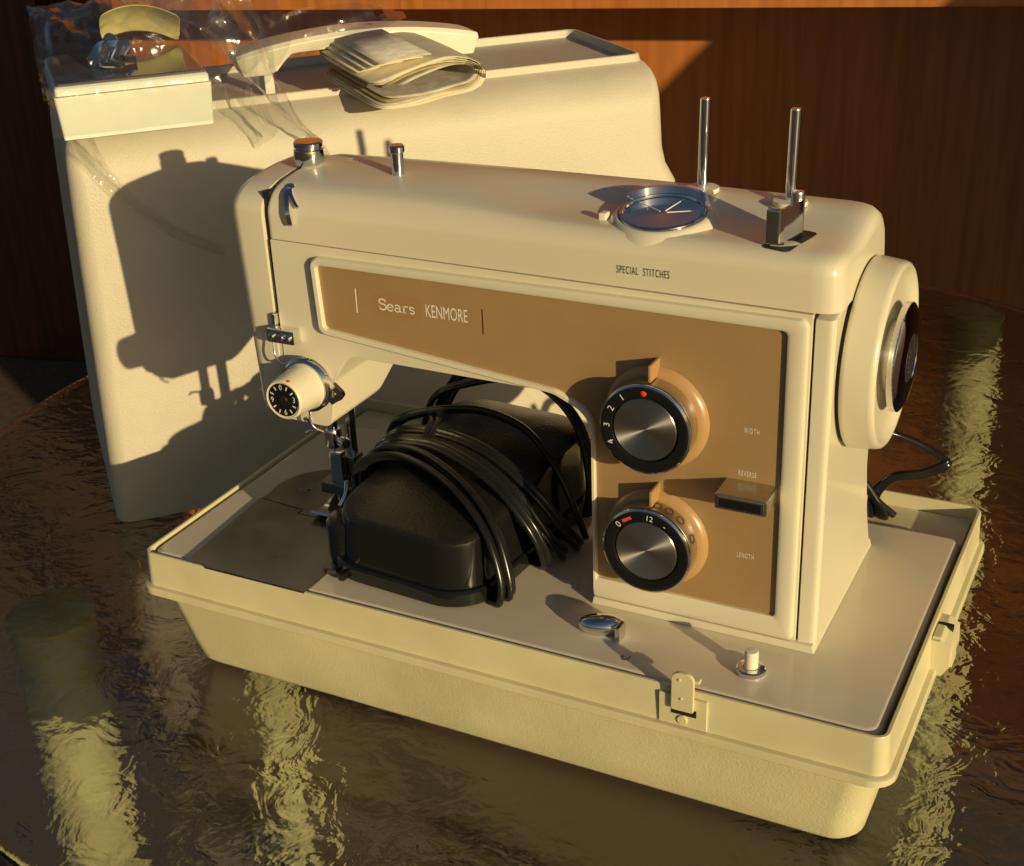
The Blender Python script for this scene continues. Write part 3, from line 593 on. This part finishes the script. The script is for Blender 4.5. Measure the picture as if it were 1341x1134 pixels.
# ================================================================== case lid (local frame: u along its front, v to the back, w up)
LO = Vector((-147.2, 121.4, TZ)); LA = R(47)
OFF[0] = Vector((0, 0, 0))
lid = thing('carrying_case', 'tall beige plastic carrying case lid with ivory handle, standing behind the machine', 'case lid', LO, LA)
def lr(u0, u1, v0, v1, r, w): return [(x, y, w) for x, y in rrect(u0, u1, v0, v1, r, 8)]
rl_ = [lr(0, 447, 0, 216, 12, 0), lr(2, 445.5, 2.2, 213.5, 12, 60), lr(5.4, 441, 7.2, 208, 12, 165), lr(6, 438, 8.2, 207, 12, 186), lr(6.7, 430.5, 9.3, 206, 12, 200), lr(7, 428, 10, 205, 12, 212), lr(8.2, 427, 12, 203, 11, 240),
       lr(9, 427, 14.6, 200.5, 10, 250), lr(10.5, 427, 20, 195.5, 9, 258.5), lr(13, 426.6, 28.5, 187.5, 8, 264.6), lr(16, 425.6, 37.0, 179, 8, 268.2), lr(17.8, 424.4, 41.3, 174.7, 8, 269.6), lr(18.4, 423.8, 42.0, 174, 8, 270.2), lr(19, 423.2, 42.7, 173.3, 8, 274.4), lr(19.8, 422.4, 43.6, 172.4, 7.5, 275.2), lr(21.2, 421, 45.2, 170.8, 7, 275.2), lr(22, 420.2, 46, 170, 6.5, 274.4), lr(22.6, 419.6, 46.8, 169.2, 6, 269.2), lr(25, 417, 50, 166, 6, 268.4), lr(80, 360, 84, 130, 6, 268.2)]
loft('shell', rl_, 'plastic', lid, smooth=60, cap0=False)
# handle: flat bowed grip with two posts
gx = []
for k in range(33):
    t = k/32.0; u = 132+174*t; wt = 297.5+10.5*math.sin(PI*t)**0.75
    e = min(t, 1-t); m_ = max(0, min(1, (e-0.13)/0.10)); m_ = m_*m_*(3-2*m_); wb = 283.5+(12.0+1.5*math.sin(PI*t))*m_
    q = 2.0 if e < 0.02 else 0.0
    gx.append([(u+(4 if t < 0.5 else -4)*(e < 0.02), 67+q, wb), (u, 65+q, wt-3), (u, 67.5+q, wt), (u, 98.5-q, wt), (u, 101-q, wt-3), (u+(4 if t < 0.5 else -4)*(e < 0.02), 99-q, wb)])
hd = loft('handle', gx, 'ivory', lid, smooth=40, bevel=0.6)
box('handle_post', 150, 157, 71, 92, 266.5, 287, 'ivory', hd, 1)
box('handle_post', 280, 287, 71, 92, 266.5, 287, 'ivory', hd, 1)

# ================================================================== instruction booklet, folded through the handle
bk = thing('instruction_booklet', 'folded paper instruction booklet tucked under the ivory handle', 'booklet', LO, LA)
def ushape(off, v0, v1, du0, top_len, bot_len, gap):
    """a sheet folded at its right end; rows along v"""
    pts = []
    for k in range(15):
        t = k/14.0
        if t < 0.42: s = t/0.42; pts.append((204+off*0.2+(1-bot_len)*30+(262-204)*s, 270.5+off+6*s*s))
        elif t < 0.62:
            a = R(-75+150*(t-0.42)/0.20); pts.append((264+(19-off)*math.cos(a)*0.95, 286+(13.0-off)*math.sin(a)+1))
        else: s = (t-0.62)/0.38; pts.append((262-(60*top_len)*s, 299.5-off-1.5*s-11*s*s))
    rows = []
    for (vv, dw, du) in ((v0, 0, 0), (v0*0.6+v1*0.4, 3.0, -5), (v1, 6.0, -14)):
        rows.append([(u+du+du0, vv, w+dw+(0.8*math.sin(u*0.11+vv))) for u, w in pts])
    n = len(pts); vts = [p for r in rows for p in r]; fs = []
    for i in range(2):
        for k in range(n-1): fs.append((i*n+k, i*n+k+1, (i+1)*n+k+1, (i+1)*n+k))
    return vts, fs
for i, (off, m, tl, bl) in enumerate(((0, 'paper', 0.9, 1.0), (1.2, 'paper', 1.0, 0.98), (2.4, 'paperg', 0.97, 0.96), (3.8, 'paperd', 0.86, 0.9), (5.2, 'paperg', 0.7, 0.8))):
    v, f = ushape(off, -27+i*1.2, 92, 0, tl, bl, 0)
    mk('cover_sheet' if i == 0 else 'page', v, f, m, bk, smooth=80, solid=0.7, sub=1)
for i in range(4):     # fanned page ends over the fold
    v = []; f = []
    for k in range(6):
        t = k/5.0; u = 200+i*3.5+34*t
        for (vv, dw) in ((2-i*7, 0), (88, 6)):
            v.append((u-12*(vv > 50), vv, 291+i*2.6+dw+6*t-3*t*t))
        if k: f.append((2*k-2, 2*k-1, 2*k+1, 2*k))
    mk('page', v, f, 'paperg' if i % 2 else 'paper', bk, smooth=80, solid=0.5)

# ================================================================== accessory box and what lies on it
bxo = thing('accessory_box', 'pale green white plastic box with smoked lid on the case lid', 'box', LO, LA)
b1 = loft('box_body', [lr(9.5, 99, -29, 78, 1.5, 275.8), lr(7.5, 100.5, -31, 80, 2, 301.5)], 'boxw', bxo, bevel=0)
loft('box_lid', [lr(8.5, 99.5, -30.2, 79, 2, 302.0), lr(8.5, 99.5, -30.2, 79, 2, 306.0), lr(9.6, 98.4, -29, 78, 2, 307.2)], 'boxw', bxo)
loft('smoked_top', [lr(10.5, 97.5, -28, 77, 2, 307.0), lr(10.5, 97.5, -28, 77, 2, 308.4), lr(12, 96, -26.5, 75, 2, 309)], 'lidb', bxo)
ys = thing('yellow_paper', 'curled yellow paper slip inside the clear plastic bag', 'paper', LO, LA)
v = []; f = []
for k in range(9):
    t = k/8.0; u = 46+52*t
    for (vv, ww) in ((76, 318), (70, 332), (50, 339.5)): v.append((u, vv+5*math.sin(t*3), ww-7*(t-0.4)**2*4))
    if k:
        for j in range(2): f.append(((k-1)*3+j, (k-1)*3+j+1, k*3+j+1, k*3+j))
mk('slip', v, f, 'yellow', ys, smooth=80, solid=0.5, sub=1)
for i in range(5):
    at = thing('sewing_attachment', 'small chrome sewing attachment in the plastic bag on the pale box', 'attachment', LO, LA, 'chrome attachments in the bag')
    u = 34+8*(i % 3)+random.random()*4; vv = 6+9*i; 
    tube('bent_arm', [(u, vv, 311), (u+5, vv+4, 317+random.random()*6), (u+9, vv-2, 319+random.random()*7), (u+4, vv-6, 313), (u+12, vv-8, 311)], [(-2.2, -0.5), (2.2, -0.5), (2.2, 0.5), (-2.2, 0.5)], 'chrome', at)
    lathe('roller', [(0.6, 0), (2.2, 0), (2.2, 1.2), (0.6, 1.2)], (u+8, vv+3, 313+i), (0.4, -0.6, 0.7), 'chrome', at, 18)

# ================================================================== clear plastic bag
bag = thing('plastic_bag', 'crumpled clear plastic bag pulled over the box and trailing on the lid', 'plastic bag', LO, LA)
def crumple(p, a):
    n1 = nz3(p, 0.028, 3.1); n2 = nz3(p, 0.075, 8.3); n3 = nz3(p, 0.17, 1.9)
    return a*(0.9*abs(n1)+0.5*abs(n2)+0.2*n3)
def sheet(name, path, u0, u1, nu, amp, fold=0.0, widen=None):
    """sheet carried along a (v,w) path; amp per path point gives how loose it is"""
    pts = catmull([(p[0], p[1], p[2]) for p in path], 9); v = []; f = []
    m_ = len(pts)
    for i, p in enumerate(pts):
        t = i/(m_-1.0)
        a0, a1 = (u0, u1) if widen is None else widen(t)
        for k in range(nu+1):
            s = k/nu; u = a0+(a1-a0)*s
            tan = (pts[min(i+1, m_-1)]-pts[max(i-1, 0)]).normalized(); nn = Vector((tan.y, -tan.x))
            if nn.length < 1e-4: nn = Vector((0, 1))
            a = p.z; q = (u, p.x, p.y); d = crumple(q, a)+0.4
            v.append((u+nz3(q, 0.05, 5.5)*a*0.35, p.x-nn.x*d*-1, p.y-nn.y*d*-1))
            if i and k: f.append(((i-1)*(nu+1)+k-1, (i-1)*(nu+1)+k, i*(nu+1)+k, i*(nu+1)+k-1))
    return mk(name, v, f, 'film', bag, smooth=70)
# from behind the box, over its top and down the lid front: (v, w, looseness)
sheet('film_over_box', [(84, 279, 2), (85, 300, 4), (76, 326, 8), (50, 341, 9), (12, 328, 14), (-20, 311.5, 5), (-32.5, 307, 1), (-34, 292, 1), (-33, 279, 2)], 3, 108, 60, 1, widen=lambda t: (4, 106))
def strip(name, path, w0, w1, twist=0.0, amp=6):
    pts = catmull(path, 9); v = []; f = []; n = 12; m_ = len(pts)
    for i, p in enumerate(pts):
        t = i/(m_-1.0); tan = (pts[min(i+1, m_-1)]-pts[max(i-1, 0)]).normalized()
        side = tan.cross(Vector((0, -1, 0.35))).normalized(); bn = side.cross(tan); a = twist*t
        side2 = side*math.cos(a)+bn*math.sin(a); bn2 = side2.cross(tan); w = w0+(w1-w0)*t
        for k in range(n+1):
            s = k/n-0.5; q = p+side2*(s*w); q = q+bn2*(crumple(tuple(q), amp)+2.5*math.sin(s*9+t*5)*min(1, amp/4.0))
            v.append(tuple(q))
            if i and k: f.append(((i-1)*(n+1)+k-1, (i-1)*(n+1)+k, i*(n+1)+k, i*(n+1)+k-1))
    return mk(name, v, f, 'film', bag, smooth=70)
strip('film_tail', [(96, 20, 318), (112, 34, 338), (124, 44, 330), (134, 28, 306), (142, 18, 286), (152, 2, 266), (166, -2, 248), (176, -1, 232)], 60, 26, 1.6)
strip('film_tail', [(100, 50, 326), (122, 62, 345), (140, 64, 330), (150, 48, 312), (138, 30, 296), (128, 10, 280), (138, -1, 256)], 44, 30, -1.2)
strip('film_tail', [(150, 60, 306), (175, 54, 312), (205, 52, 316), (232, 60, 318), (250, 84, 316)], 36, 20, 0.5, 3)
strip('film_tail', [(20, -8, 274), (26, 4, 252), (40, 4, 230), (62, 4, 206), (84, 4, 190), (98, 4, 182)], 12, 9, 0.8, 4)
